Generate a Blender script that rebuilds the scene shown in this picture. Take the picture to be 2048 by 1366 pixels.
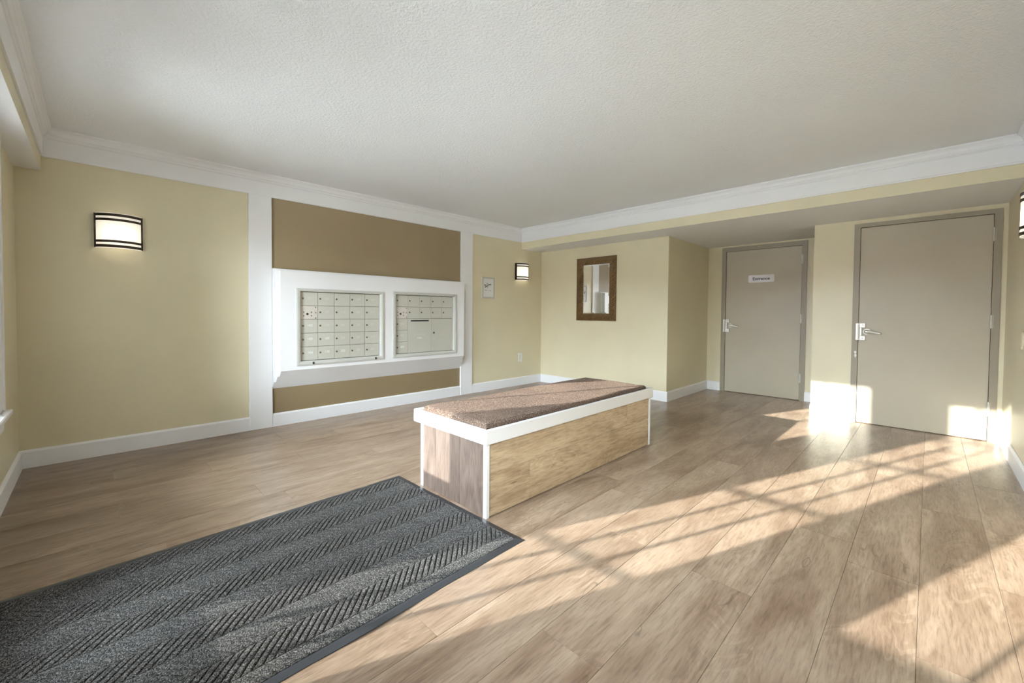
import bpy, bmesh, math, random
from mathutils import Vector, Matrix

# ------------------------------------------------------------------ camera, sky, sun, exposure
scene = bpy.context.scene
for o in list(bpy.data.objects):
    bpy.data.objects.remove(o)
C = scene.collection
W, H = 2048, 1366
F_PX, PITCH, YAW, ROLL, CAM_H = 831.62, math.radians(1.3619), math.radians(46.6075), math.radians(0.4026), 1.1228
cam_data = bpy.data.cameras.new('camera')
cam = bpy.data.objects.new('camera', cam_data)
C.objects.link(cam)
cam_data.sensor_fit = 'HORIZONTAL'
cam_data.sensor_width = 36.0
cam_data.lens = 36.0 * F_PX / W
cam_data.shift_x = 45.32 / W
cam_data.shift_y = -37.48 / W
cam_data.clip_start = 0.02
fw = Vector((math.cos(YAW) * math.cos(PITCH), math.sin(YAW) * math.cos(PITCH), -math.sin(PITCH)))
rt = Vector((math.sin(YAW), -math.cos(YAW), 0.0))
up = rt.cross(fw)
r2 = rt * math.cos(ROLL) + up * math.sin(ROLL)
u2 = -rt * math.sin(ROLL) + up * math.cos(ROLL)
m = Matrix((r2, u2, -fw)).transposed().to_4x4()
m.translation = Vector((0, 0, CAM_H))
cam.matrix_world = m
scene.camera = cam

SKY_STRENGTH = 55.0
SUN_STRENGTH = 18.0
world = bpy.data.worlds.new('sky')
scene.world = world
world.use_nodes = True
bg = world.node_tree.nodes['Background']
bg.inputs['Color'].default_value = (0.82, 0.905, 1.0, 1)
bg.inputs['Strength'].default_value = SKY_STRENGTH

sun_data = bpy.data.lights.new('sun', 'SUN')
sun_data.energy = SUN_STRENGTH
sun_data.angle = math.radians(0.55)
sun_data.color = (1.0, 0.985, 0.96)
sun = bpy.data.objects.new('sun', sun_data)
C.objects.link(sun)
sun.location = (-6, 4, 4)
sun.rotation_euler = Vector((1.0, -0.363, -0.2532)).to_track_quat('-Z', 'Y').to_euler()

vs = scene.view_settings
vs.view_transform = 'Standard'
vs.look = 'None'
vs.gamma = 1.0
vs.use_curve_mapping = False
vs.exposure = 0.13

def portal(y, z, sy, sz):
    l = bpy.data.lights.new('daylight_portal', 'AREA')
    l.shape = 'RECTANGLE'
    l.size, l.size_y = sz, sy
    l.cycles.is_portal = True
    o = bpy.data.objects.new('daylight_portal', l)
    C.objects.link(o)
    o.location = (-0.60, y, z)
    o.rotation_euler = (0, -math.pi / 2, 0)

portal(3.03, 1.28, 0.95, 1.6)
portal(0.75, 1.28, 0.85, 1.6)
portal(1.853, 1.03, 0.75, 1.9)

# ------------------------------------------------------------------ room measures (metres)
XW, YM, XC, XE, XP, YJ, YP, YR = -0.405, 4.375, 5.303, 6.699, 5.801, 2.296, 0.8945, -0.458
XS, XSW, ZS, ZC = 4.816, -0.277, 2.116, 2.42
ZCR = 2.216
BB = 0.128
T = 0.15

# ------------------------------------------------------------------ materials
def srgb(r, g, b):
    f = lambda c: (c / 255 / 12.92) if c / 255 <= 0.04045 else ((c / 255 + 0.055) / 1.055) ** 2.4
    return (f(r), f(g), f(b), 1.0)

class NT:
    def __init__(s, name):
        s.m = bpy.data.materials.new(name)
        s.m.use_nodes = True
        s.t = s.m.node_tree
        s.b = s.t.nodes['Principled BSDF']
        s.out = s.t.nodes['Material Output']
    def n(s, typ, **kw):
        nd = s.t.nodes.new(typ)
        for k, v in kw.items():
            if k in nd.inputs.keys() if isinstance(k, str) else False:
                nd.inputs[k].default_value = v
            else:
                setattr(nd, k, v)
        return nd
    def l(s, a, b):
        s.t.links.new(a, b)
    def ramp(s, fac, stops):
        r = s.t.nodes.new('ShaderNodeValToRGB')
        e = r.color_ramp.elements
        while len(e) < len(stops):
            e.new(0.5)
        for i, (p, c) in enumerate(stops):
            e[i].position = p
            e[i].color = c
        s.l(fac, r.inputs[0])
        return r.outputs[0]
    def coords(s, scale=(1, 1, 1), rand=0.0):
        tc = s.t.nodes.new('ShaderNodeTexCoord')
        mp = s.t.nodes.new('ShaderNodeMapping')
        mp.inputs['Scale'].default_value = scale
        s.l(tc.outputs['Object'], mp.inputs['Vector'])
        if rand:
            oi = s.t.nodes.new('ShaderNodeObjectInfo')
            v = s.t.nodes.new('ShaderNodeCombineXYZ')
            ml = s.t.nodes.new('ShaderNodeMath')
            ml.operation = 'MULTIPLY'
            ml.inputs[1].default_value = rand
            s.l(oi.outputs['Random'], ml.inputs[0])
            for i in range(3):
                s.l(ml.outputs[0], v.inputs[i])
            s.l(v.outputs[0], mp.inputs['Location'])
        return mp.outputs[0]
    def noise(s, vec, scale, detail=4, rough=0.55, dist=0.0):
        nd = s.t.nodes.new('ShaderNodeTexNoise')
        nd.inputs['Scale'].default_value = scale
        nd.inputs['Detail'].default_value = detail
        nd.inputs['Roughness'].default_value = rough
        nd.inputs['Distortion'].default_value = dist
        s.l(vec, nd.inputs['Vector'])
        return nd.outputs['Fac']
    def bump(s, h, strength, dist=0.01):
        b = s.t.nodes.new('ShaderNodeBump')
        b.inputs['Strength'].default_value = strength
        b.inputs['Distance'].default_value = dist
        s.l(h, b.inputs['Height'])
        s.l(b.outputs[0], s.b.inputs['Normal'])
    def fuzz(s, vec, scale, k):
        """fibre relief: normals scattered as on upright yarn tufts"""
        nd = s.t.nodes.new('ShaderNodeTexNoise')
        nd.inputs['Scale'].default_value = scale
        nd.inputs['Detail'].default_value = 2
        s.l(vec, nd.inputs['Vector'])
        sub = s.t.nodes.new('ShaderNodeVectorMath'); sub.operation = 'SUBTRACT'
        sub.inputs[1].default_value = (0.5, 0.5, 0.5)
        s.l(nd.outputs['Color'], sub.inputs[0])
        scl = s.t.nodes.new('ShaderNodeVectorMath'); scl.operation = 'SCALE'
        scl.inputs['Scale'].default_value = k * 4
        s.l(sub.outputs[0], scl.inputs[0])
        geo = s.t.nodes.new('ShaderNodeNewGeometry')
        add = s.t.nodes.new('ShaderNodeVectorMath'); add.operation = 'ADD'
        s.l(geo.outputs['Normal'], add.inputs[0]); s.l(scl.outputs[0], add.inputs[1])
        nrm = s.t.nodes.new('ShaderNodeVectorMath'); nrm.operation = 'NORMALIZE'
        s.l(add.outputs[0], nrm.inputs[0])
        s.l(nrm.outputs[0], s.b.inputs['Normal'])
    def mix(s, fac, a, b, mode='MIX'):
        mx = s.t.nodes.new('ShaderNodeMix')
        mx.data_type = 'RGBA'
        mx.blend_type = mode
        if isinstance(fac, float):
            mx.inputs[0].default_value = fac
        else:
            s.l(fac, mx.inputs[0])
        for i, v in ((6, a), (7, b)):
            if isinstance(v, tuple):
                mx.inputs[i].default_value = v
            else:
                s.l(v, mx.inputs[i])
        return mx.outputs[2]

def paint(name, col, rough=0.45, var=0.04, bump=0.03, bscale=220, spec=0.5):
    q = NT(name)
    v = q.coords()
    n = q.noise(v, 1.7, 3)
    lo = tuple(c * (1 - var) for c in col[:3]) + (1,)
    hi = tuple(min(1, c * (1 + var)) for c in col[:3]) + (1,)
    q.l(q.ramp(n, [(0.3, lo), (0.7, hi)]), q.b.inputs['Base Color'])
    q.b.inputs['Roughness'].default_value = rough
    q.b.inputs['Specular IOR Level'].default_value = spec
    if bump:
        q.bump(q.noise(v, bscale, 2), bump, 0.002)
    return q.m

def plain(name, col, rough=0.5, metal=0.0, spec=0.5):
    q = NT(name)
    q.b.inputs['Base Color'].default_value = col
    q.b.inputs['Roughness'].default_value = rough
    q.b.inputs['Metallic'].default_value = metal
    q.b.inputs['Specular IOR Level'].default_value = spec
    return q.m

def oak(name, light, dark, axis='x', rough=0.36, tone=0.10):
    """wood print: fine grain flecks, broad tonal patches, curly figure and a few thin cracks; every board gets its own offset"""
    q = NT(name)
    def sc(a, b, c):
        return {'x': (a, b, c), 'z': (c, b, a)}[axis]
    v = q.coords((1, 1, 1), rand=37.0)
    def mapped(scale):
        mp = q.t.nodes.new('ShaderNodeMapping')
        mp.inputs['Scale'].default_value = sc(*scale)
        q.l(v, mp.inputs['Vector'])
        return mp.outputs[0]
    def math_(op, a, b=None, val=None):
        nd = q.t.nodes.new('ShaderNodeMath'); nd.operation = op
        q.l(a, nd.inputs[0])
        if b is not None:
            q.l(b, nd.inputs[1])
        if val is not None:
            nd.inputs[1].default_value = val
        return nd.outputs[0]
    fine = q.noise(mapped((7, 75, 75)), 1.6, 5, 0.6, 0.25)
    patch = q.noise(mapped((1.5, 7.0, 7.0)), 1.0, 4, 0.6, 0.8)
    fig = q.noise(mapped((1.6, 5.0, 5.0)), 1.0, 3, 0.5, 1.2)
    ring = math_('SINE', math_('MULTIPLY', fig, val=70.0))
    mask = q.ramp(q.noise(mapped((1.8, 5.5, 5.5)), 1.0, 2, 0.5, 0.3), [(0.50, (0, 0, 0, 1)), (0.62, (1, 1, 1, 1))])
    mid = tuple((a_ + b_) / 2 for a_, b_ in zip(light, dark))
    col = q.ramp(patch, [(0.30, dark), (0.48, mid), (0.68, light)])
    fl = q.ramp(fine, [(0.34, (0.66, 0.63, 0.60, 1)), (0.50, (0.97, 0.96, 0.95, 1)), (0.68, (1.12, 1.12, 1.12, 1))])
    col = q.mix(0.85, col, fl, 'MULTIPLY')
    rg = q.ramp(ring, [(0.15, (0.76, 0.72, 0.68, 1)), (0.65, (1.03, 1.03, 1.03, 1))])
    col = q.mix(math_('MULTIPLY', mask, val=0.6), col, q.mix(1.0, col, rg, 'MULTIPLY'))
    cn = math_('ABSOLUTE', math_('SUBTRACT', q.noise(mapped((1.3, 7, 7)), 1.0, 3, 0.5, 0.4), val=0.5))
    cm = q.ramp(q.noise(mapped((2.2, 6, 6)), 1.0, 2), [(0.58, (0, 0, 0, 1)), (0.63, (1, 1, 1, 1))])
    ck = q.ramp(cn, [(0.0015, (1, 1, 1, 1)), (0.006, (0, 0, 0, 1))])
    col = q.mix(math_('MULTIPLY', math_('MULTIPLY', ck, cm), val=0.6), col, tuple(c * 0.32 for c in dark[:3]) + (1,))
    oi = q.t.nodes.new('ShaderNodeObjectInfo')
    tone_c = q.ramp(oi.outputs['Random'], [(0.0, (1 - tone, 1 - tone, 1 - tone * 1.1, 1)), (1.0, (1, 1, 1, 1))])
    col = q.mix(1.0, col, tone_c, 'MULTIPLY')
    q.l(col, q.b.inputs['Base Color'])
    q.b.inputs['Roughness'].default_value = rough
    q.b.inputs['Specular IOR Level'].default_value = 0.45
    q.b.inputs['Diffuse Roughness'].default_value = 0.6
    q.bump(fine, 0.14, 0.0015)
    return q.m

M = {}
M['wall'] = paint('khaki_paint', srgb(222, 212, 182), 0.34, 0.03, 0.05, 300)
M['brown'] = paint('brown_paint', srgb(143, 125, 95), 0.45, 0.05, 0.05, 260)
M['white'] = paint('white_trim_paint', srgb(243, 243, 245), 0.38, 0.015, 0.02, 120)
M['soffit'] = paint('white_soffit_paint', srgb(247, 247, 249), 0.55, 0.015, 0.05, 160)
q = NT('ceiling_texture_paint')
v = q.coords()
n1 = q.noise(v, 62, 3, 0.65)
n2 = q.noise(v, 0.9, 3)
q.l(q.ramp(n2, [(0.3, srgb(243, 244, 247)), (0.7, srgb(247, 248, 251))]), q.b.inputs['Base Color'])
q.b.inputs['Roughness'].default_value = 0.75
q.bump(n1, 0.65, 0.008)
M['ceiling'] = q.m
M['door'] = paint('taupe_door_paint', srgb(180, 170, 150), 0.36, 0.04, 0.02, 90)
M['doorframe'] = paint('taupe_frame_paint', srgb(150, 140, 121), 0.40, 0.03, 0.02, 90)
M['floor'] = oak('oak_floor_vinyl', srgb(159, 139, 120), srgb(120, 98, 80), 'x', 0.30)
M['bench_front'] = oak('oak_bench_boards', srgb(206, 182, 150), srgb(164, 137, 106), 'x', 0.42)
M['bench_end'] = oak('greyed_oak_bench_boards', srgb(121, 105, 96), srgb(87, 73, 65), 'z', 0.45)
M['subfloor'] = plain('dark_underlay', (0.05, 0.04, 0.03, 1), 0.9)
M['metal'] = plain('satin_nickel', (0.66, 0.64, 0.60, 1), 0.36, 0.45)
M['hinge'] = plain('hinge_steel', (0.58, 0.56, 0.50, 1), 0.38, 0.5)
M['bronze'] = plain('dark_bronze', srgb(62, 54, 44), 0.42, 0.6)
M['black'] = plain('black_plastic', (0.008, 0.008, 0.008, 1), 0.5)
M['mirror'] = plain('mirror_silver', (0.93, 0.94, 0.93, 1), 0.01, 1.0)
M['plate'] = plain('white_plastic', srgb(236, 235, 228), 0.35)
M['alu'] = paint('aluminium_enamel', srgb(206, 206, 200), 0.40, 0.02, 0.0)
M['alu_door'] = paint('grey_enamel_door', srgb(200, 199, 188), 0.42, 0.03, 0.0)
M['alu_light'] = paint('pale_enamel_door', srgb(214, 208, 199), 0.42, 0.03, 0.0)
M['lock'] = plain('aged_lock_metal', srgb(112, 100, 78), 0.4, 0.7)
M['number'] = plain('white_number_print', srgb(240, 240, 236), 0.5)
M['number_faint'] = plain('pale_number_print', srgb(216, 214, 204), 0.5)
M['paper'] = plain('white_paper', srgb(232, 232, 228), 0.6)
M['ink'] = plain('black_ink', srgb(45, 46, 42), 0.6)
M['signframe'] = plain('silver_grey_frame', srgb(196, 192, 182), 0.4)
M['signplate'] = plain('white_sign_plate', srgb(238, 239, 246), 0.35)
M['signtext'] = plain('slate_sign_print', srgb(74, 84, 104), 0.5)
M['rubber'] = plain('black_rubber', srgb(46, 48, 52), 0.34)
M['ground'] = paint('concrete_ground', srgb(224, 222, 219), 0.8, 0.08, 0.1, 60)

M['brick'] = paint('dull_brick', srgb(122, 92, 78), 0.85, 0.12, 0.1, 20)
M['outside_glass'] = plain('dark_window_glass', (0.02, 0.025, 0.03, 1), 0.08)
# woven bronze mirror frame
q = NT('woven_bronze_frame')
v = q.coords()
wv = q.t.nodes.new('ShaderNodeTexWave')
wv.wave_type = 'BANDS'; wv.bands_direction = 'DIAGONAL'
wv.inputs['Scale'].default_value = 24
wv.inputs['Distortion'].default_value = 2.0
wv.inputs['Detail'].default_value = 2
q.l(v, wv.inputs['Vector'])
n = q.noise(v, 60, 4)
col = q.ramp(wv.outputs['Fac'], [(0.2, srgb(58, 41, 22)), (0.85, srgb(146, 112, 66))])
col = q.mix(0.35, col, q.ramp(n, [(0.35, srgb(60, 42, 22)), (0.7, srgb(170, 130, 84))]))
q.l(col, q.b.inputs['Base Color'])
q.b.inputs['Roughness'].default_value = 0.38
q.b.inputs['Metallic'].default_value = 0.35
q.bump(wv.outputs['Fac'], 0.9, 0.008)
M['woven'] = q.m

# tweed felt of the cushion
q = NT('brown_tweed_felt')
v = q.coords()
n = q.noise(v, 150, 4, 0.75)
n2 = q.noise(v, 520, 2, 0.6)
n3 = q.noise(v, 3.0, 3, 0.6)
col = q.ramp(n, [(0.36, srgb(52, 40, 33)), (0.50, srgb(98, 80, 70)), (0.66, srgb(184, 168, 154))])
col = q.mix(0.35, col, q.ramp(n3, [(0.35, srgb(80, 62, 51)), (0.65, srgb(114, 94, 81))]))
q.l(col, q.b.inputs['Base Color'])
q.b.inputs['Roughness'].default_value = 0.95
q.b.inputs['Specular IOR Level'].default_value = 0.15
q.b.inputs['Diffuse Roughness'].default_value = 1.0
q.fuzz(v, 700, 1.6)
q.m.cycles.use_bump_map_correction = False
M['felt'] = q.m

# charcoal pile of the mat
q = NT('charcoal_mat_pile')
v = q.coords()
n = q.noise(v, 260, 4, 0.8)
n2 = q.noise(v, 700, 2, 0.6)
q.l(q.ramp(n, [(0.38, srgb(28, 27, 27)), (0.50, srgb(60, 59, 58)), (0.64, srgb(144, 141, 138))]), q.b.inputs['Base Color'])
q.b.inputs['Roughness'].default_value = 0.95
q.b.inputs['Specular IOR Level'].default_value = 0.1
q.b.inputs['Diffuse Roughness'].default_value = 1.0
q.fuzz(v, 900, 1.0)
q.m.cycles.use_bump_map_correction = False
M['pile'] = q.m

# frosted lamp glass: lets the bulb's light through diffusely
q = NT('frosted_lamp_glass')
tl = q.n('ShaderNodeBsdfTranslucent')
tl.inputs['Color'].default_value = (0.97, 0.95, 0.90, 1)
df = q.n('ShaderNodeBsdfDiffuse')
df.inputs['Color'].default_value = (0.93, 0.92, 0.89, 1)
mx = q.n('ShaderNodeMixShader')
mx.inputs[0].default_value = 0.45
q.l(tl.outputs[0], mx.inputs[1]); q.l(df.outputs[0], mx.inputs[2])
em = q.n('ShaderNodeEmission')
em.inputs['Color'].default_value = (1.0, 0.97, 0.90, 1)
em.inputs['Strength'].default_value = 0.22
ad = q.n('ShaderNodeAddShader')
q.l(mx.outputs[0], ad.inputs[0]); q.l(em.outputs[0], ad.inputs[1])
q.l(ad.outputs[0], q.out.inputs['Surface'])
M['lampglass'] = q.m

# clear window glass: mostly straight-through with a fresnel reflection
q = NT('clear_window_glass')
tr = q.n('ShaderNodeBsdfTransparent')
tr.inputs['Color'].default_value = (0.95, 0.97, 0.96, 1)
gl = q.n('ShaderNodeBsdfGlossy')
gl.inputs['Roughness'].default_value = 0.01
fr = q.n('ShaderNodeFresnel')
fr.inputs['IOR'].default_value = 1.45
mx = q.n('ShaderNodeMixShader')
q.l(fr.outputs[0], mx.inputs[0]); q.l(tr.outputs[0], mx.inputs[1]); q.l(gl.outputs[0], mx.inputs[2])
q.l(mx.outputs[0], q.out.inputs['Surface'])
M['glass'] = q.m

# ------------------------------------------------------------------ helpers
def box(bm, x0, x1, y0, y1, z0, z1, bev=0.0, seg=1):
    x0, x1 = min(x0, x1), max(x0, x1)
    y0, y1 = min(y0, y1), max(y0, y1)
    z0, z1 = min(z0, z1), max(z0, z1)
    vs_ = [bm.verts.new(p) for p in ((x0, y0, z0), (x1, y0, z0), (x1, y1, z0), (x0, y1, z0),
                                     (x0, y0, z1), (x1, y0, z1), (x1, y1, z1), (x0, y1, z1))]
    fs = [bm.faces.new([vs_[i] for i in f]) for f in
          ((0, 3, 2, 1), (4, 5, 6, 7), (0, 1, 5, 4), (1, 2, 6, 5), (2, 3, 7, 6), (3, 0, 4, 7))]
    if bev:
        ed = list({e for f in fs for e in f.edges})
        bmesh.ops.bevel(bm, geom=ed, offset=bev, segments=seg, affect='EDGES', profile=0.5)
    return bm

def B(*a, **k):
    return box(bmesh.new(), *a, **k)

def prism(bm, pts, fn, a, b):
    """extrude polygon pts (2-D) between a and b; fn(u, v, w) -> xyz"""
    v0 = [bm.verts.new(fn(u, w, a)) for u, w in pts]
    v1 = [bm.verts.new(fn(u, w, b)) for u, w in pts]
    n_ = len(pts)
    bm.faces.new(v0[::-1]); bm.faces.new(v1)
    for i in range(n_):
        j = (i + 1) % n_
        bm.faces.new((v0[i], v0[j], v1[j], v1[i]))
    return bm

def loft(bm, rings, closed=True, caps=True):
    R = [[bm.verts.new(p) for p in r] for r in rings]
    n_ = len(R[0])
    for a, b in zip(R, R[1:]):
        for i in range(n_ if closed else n_ - 1):
            j = (i + 1) % n_
            bm.faces.new((a[i], a[j], b[j], b[i]))
    if caps:
        bm.faces.new(R[0][::-1]); bm.faces.new(R[-1])
    return bm

def cyl(bm, p0, p1, r0, r1=None, seg=16):
    r1 = r0 if r1 is None else r1
    p0, p1 = Vector(p0), Vector(p1)
    d = (p1 - p0).normalized()
    a = d.orthogonal().normalized()
    b = d.cross(a)
    ring = lambda p, r: [p + (a * math.cos(t) + b * math.sin(t)) * r for t in [2 * math.pi * i / seg for i in range(seg)]]
    return loft(bm, [ring(p0, r0), ring(p1, r1)])

WORLD = {}
def link(o, parent=None, world=None):
    C.objects.link(o)
    if parent is not None:
        o.parent = parent
        o.matrix_parent_inverse = WORLD.get(parent.name, Matrix()).inverted()
    return o

def mesh(name, bm, mat, parent=None, smooth=False, label=None, local=False):
    bmesh.ops.recalc_face_normals(bm, faces=bm.faces)
    me = bpy.data.meshes.new(name)
    bm.to_mesh(me); bm.free()
    for mm in (mat if isinstance(mat, (list, tuple)) else [mat]):
        me.materials.append(M[mm])
    if smooth:
        for p in me.polygons:
            p.use_smooth = True
    o = bpy.data.objects.new(name, me)
    C.objects.link(o)
    if parent is not None:
        o.parent = parent
        if not local:
            o.matrix_parent_inverse = WORLD.get(parent, Matrix()).inverted()
    if label:
        o['label'] = label
    return o

def thing(name, label, cat, loc, group=None, kind=None):
    o = bpy.data.objects.new(name, None)
    o.empty_display_size = 0.05
    C.objects.link(o)
    o.location = loc
    WORLD[o] = Matrix.Translation(loc)
    o['label'] = label
    o['category'] = cat
    if group:
        o['group'] = group
    if kind:
        o['kind'] = kind
    return o

def struct(o, label, cat):
    o['kind'] = 'structure'; o['label'] = label; o['category'] = cat
    return o

def plate(bm, fn, u0, u1, v0, v1, d0, d1, holes):
    """slab in (u, v) between depths d0 and d1 with rectangular holes; fn(u, v, d) -> xyz.
    Built as one welded grid so that no seams show."""
    us = sorted({u0, u1} | {h[i] for h in holes for i in (0, 1) if u0 < h[i] < u1})
    vv = sorted({v0, v1} | {h[i] for h in holes for i in (2, 3) if v0 < h[i] < v1})
    solid = {}
    for i in range(len(us) - 1):
        for j in range(len(vv) - 1):
            cu, cv = (us[i] + us[i + 1]) / 2, (vv[j] + vv[j + 1]) / 2
            solid[i, j] = not any(h[0] < cu < h[1] and h[2] < cv < h[3] for h in holes)
    vert = {}
    def V(i, j, k):
        if (i, j, k) not in vert:
            vert[i, j, k] = bm.verts.new(fn(us[i], vv[j], (d0, d1)[k]))
        return vert[i, j, k]
    for (i, j), s in solid.items():
        if not s:
            continue
        bm.faces.new((V(i, j, 0), V(i, j + 1, 0), V(i + 1, j + 1, 0), V(i + 1, j, 0)))
        bm.faces.new((V(i, j, 1), V(i + 1, j, 1), V(i + 1, j + 1, 1), V(i, j + 1, 1)))
        for (di, dj, e) in ((-1, 0, ((i, j), (i, j + 1))), (1, 0, ((i + 1, j + 1), (i + 1, j))),
                            (0, -1, ((i + 1, j), (i, j))), (0, 1, ((i, j + 1), (i + 1, j + 1)))):
            if not solid.get((i + di, j + dj), False):
                a, b = e
                bm.faces.new((V(*a, 0), V(*a, 1), V(*b, 1), V(*b, 0)))
    return bm

FX = lambda x: (lambda u, v, d: (x + d, u, v))      # slab on a wall facing along x: u = Y, v = Z
FY = lambda y: (lambda u, v, d: (u, y + d, v))      # slab on a wall facing along y: u = X, v = Z

def text(name, body, size, mat, mtx, parent, bold=0.0, align='CENTER', extrude=0.0004, sx=1.0):
    cu = bpy.data.curves.new(name, 'FONT')
    cu.body = body
    cu.size = size
    cu.align_x = align
    cu.align_y = 'CENTER'
    cu.extrude = extrude
    cu.offset = bold
    cu.resolution_u = 3
    t = bpy.data.objects.new(name + '_tmp', cu)
    C.objects.link(t)
    bpy.context.view_layer.update()
    dg = bpy.context.evaluated_depsgraph_get()
    me = bpy.data.meshes.new_from_object(t.evaluated_get(dg))
    bpy.data.objects.remove(t)
    me.transform(mtx @ Matrix.Diagonal((sx, 1, 1, 1)))
    me.materials.clear()
    me.materials.append(M[mat])
    o = bpy.data.objects.new(name, me)
    C.objects.link(o)
    o.parent = parent
    o.matrix_parent_inverse = WORLD.get(parent, Matrix()).inverted()
    return o

def face_y(x, y, z):     # print on a face that looks towards -Y
    return Matrix(((1, 0, 0, x), (0, 0, -1, y), (0, 1, 0, z), (0, 0, 0, 1)))
def face_x(x, y, z):     # print on a face that looks towards -X
    return Matrix(((0, 0, -1, x), (-1, 0, 0, y), (0, 1, 0, z), (0, 0, 0, 1)))

# ------------------------------------------------------------------ shell
bm = B(XW - T, XE + T, YR - T, YM + T, -0.12, -0.012)
floor = struct(mesh('floor', bm, 'subfloor'), 'oak-look plank floor of the lobby', 'floor')
struct(mesh('ceiling', B(XW - T, XE + T, YR - T, YM + T, ZC, ZC + 0.12), 'ceiling'), 'white textured ceiling of the lobby', 'ceiling')

# openings of the window wall (Y range, Z range of the rough opening)
WIN_A = (2.67, 3.39, 0.595, 1.955)
WIN_B = (0.45, 1.058, 0.595, 1.955)
GD = (1.40, 2.305, 0.0, 2.03)
def grow(w, g):
    return (w[0] - g, w[1] + g, w[2] - g, w[3] + g)
holes = [grow(WIN_A, 0.062), grow(WIN_B, 0.062), (GD[0] - 0.045, GD[1] + 0.045, -0.02, GD[3] + 0.045)]
bm = plate(bmesh.new(), FX(XW), YR, YM, -0.012, ZC, 0.0, -0.13, holes)
struct(mesh('wall_back', bm, 'wall'), 'khaki window wall with glass entry door', 'wall')

bm = bmesh.new()
plate(bm, FY(YM), XW - 0.13, 1.036, -0.012, ZC, 0, 0.13, [])
plate(bm, FY(YM), 3.795, XC + 0.13, -0.012, ZC, 0, 0.13, [])
struct(mesh('wall_left', bm, 'wall'), 'khaki wall on both sides of the mailbox alcove', 'wall')
struct(mesh('wall_left_panel', plate(bmesh.new(), FY(YM), 1.036, 3.795, -0.012, ZC, 0, 0.13, []), 'brown'),
       'brown painted wall field behind the mailboxes', 'wall')

D1 = dict(y0=1.155, y1=2.048, fo0=1.098, fo1=2.106, top=2.03, ftop=2.093, x=XE)
D2 = dict(y0=-0.376, y1=0.506, fo0=-0.426, fo1=0.558, top=2.03, ftop=2.075, x=XP)
struct(mesh('wall_far', plate(bmesh.new(), FX(XC), YJ, YM, -0.012, ZC, 0, 0.13, []), 'wall'),
       'khaki wall that carries the mirror', 'wall')
struct(mesh('wall_far_return', plate(bmesh.new(), FY(YJ), XC + 0.13, XE + 0.13, -0.012, ZC, 0, 0.13, []), 'wall'),
       'short khaki return wall beside the entrance door recess', 'wall')
struct(mesh('wall_far_recess', plate(bmesh.new(), FX(XE), YP - 0.13, YJ, -0.012, ZC, 0, 0.13,
       [(D1['fo0'] + 0.02, D1['fo1'] - 0.02, -0.02, D1['ftop'] - 0.02)]), 'wall'),
       'khaki recessed wall around the entrance door', 'wall')
struct(mesh('wall_far_pier', plate(bmesh.new(), FX(XP), YR, YP, -0.012, ZC, 0, 0.13,
       [(D2['fo0'] + 0.02, D2['fo1'] - 0.02, -0.02, D2['ftop'] - 0.02)]), 'wall'),
       'khaki pier wall around the right-hand taupe door', 'wall')
struct(mesh('wall_far_pier_side', plate(bmesh.new(), FY(YP), XP + 0.13, XE, -0.012, ZC, 0, -0.13, []), 'wall'),
       'khaki side of the pier facing the recess', 'wall')
struct(mesh('wall_right', plate(bmesh.new(), FY(YR), XW - 0.13, XP + 0.13, -0.012, ZC, 0, -0.13, []), 'wall'),
       'khaki wall on the right with a sconce', 'wall')

def soffit(name, x0, x1, y0, y1, label):
    bm = B(x0, x1, y0, y1, ZS, ZC)
    bm.faces.ensure_lookup_table()
    bm.normal_update()
    for f in bm.faces:
        f.material_index = 1 if f.normal.z < -0.5 else 0
    return struct(mesh(name, bm, ['wall', 'soffit']), label, 'soffit')
soffit('soffit_far', XS, XE, YR, YM, 'dropped soffit over the doors, khaki front and white underside')
soffit('soffit_back', XW, XSW, YR, YM, 'narrow dropped soffit above the windows, white underside')

# crown moulding, mitred round the raised ceiling
CP = [(0.0, ZCR), (0.011, ZCR), (0.013, ZCR + 0.012), (0.010, ZCR + 0.016), (0.014, ZCR + 0.128), (0.021, ZCR + 0.131), (0.021, ZCR + 0.139),
      (0.017, ZCR + 0.142), (0.022, ZCR + 0.150), (0.029, ZCR + 0.153), (0.031, ZCR + 0.163), (0.036, ZCR + 0.175), (0.047, ZCR + 0.186),
      (0.057, ZCR + 0.191), (0.058, ZC), (0.0, ZC)]
def crown(name, a, b, inn, label):
    """a, b: wall corners (x, y); inn: unit normal into the room; ends mitred inwards"""
    a, b, inn = Vector(a), Vector(b), Vector(inn)
    d = (b - a).normalized()
    bm = bmesh.new()
    ra = [(*(a + inn * p + d * p), z) for p, z in CP]
    rb = [(*(b + inn * p - d * p), z) for p, z in CP]
    loft(bm, [ra, rb])
    struct(mesh(name, bm, 'white'), label, 'moulding')
crown('trim_1', (XSW, YM), (XS, YM), (0, -1), 'white crown moulding above the mailbox wall')
crown('trim_2', (XS, YM), (XS, YR), (-1, 0), 'white crown moulding on the soffit over the doors')
crown('trim_3', (XS, YR), (XSW, YR), (0, 1), 'white crown moulding on the right wall')
crown('trim_4', (XSW, YR), (XSW, YM), (1, 0), 'white crown moulding on the soffit over the windows')

# flat pilasters beside the mailboxes
for i, (x0, x1, lab) in enumerate(((1.036, 1.234, 'white flat pilaster left of the mailboxes'),
                                   (3.588, 3.795, 'white flat pilaster right of the mailboxes'))):
    struct(mesh('trim_%d' % (5 + i), B(x0, x1, YM - 0.020, YM, 0.0, ZCR + 0.001, bev=0.002), 'white'), lab, 'pilaster')

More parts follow.
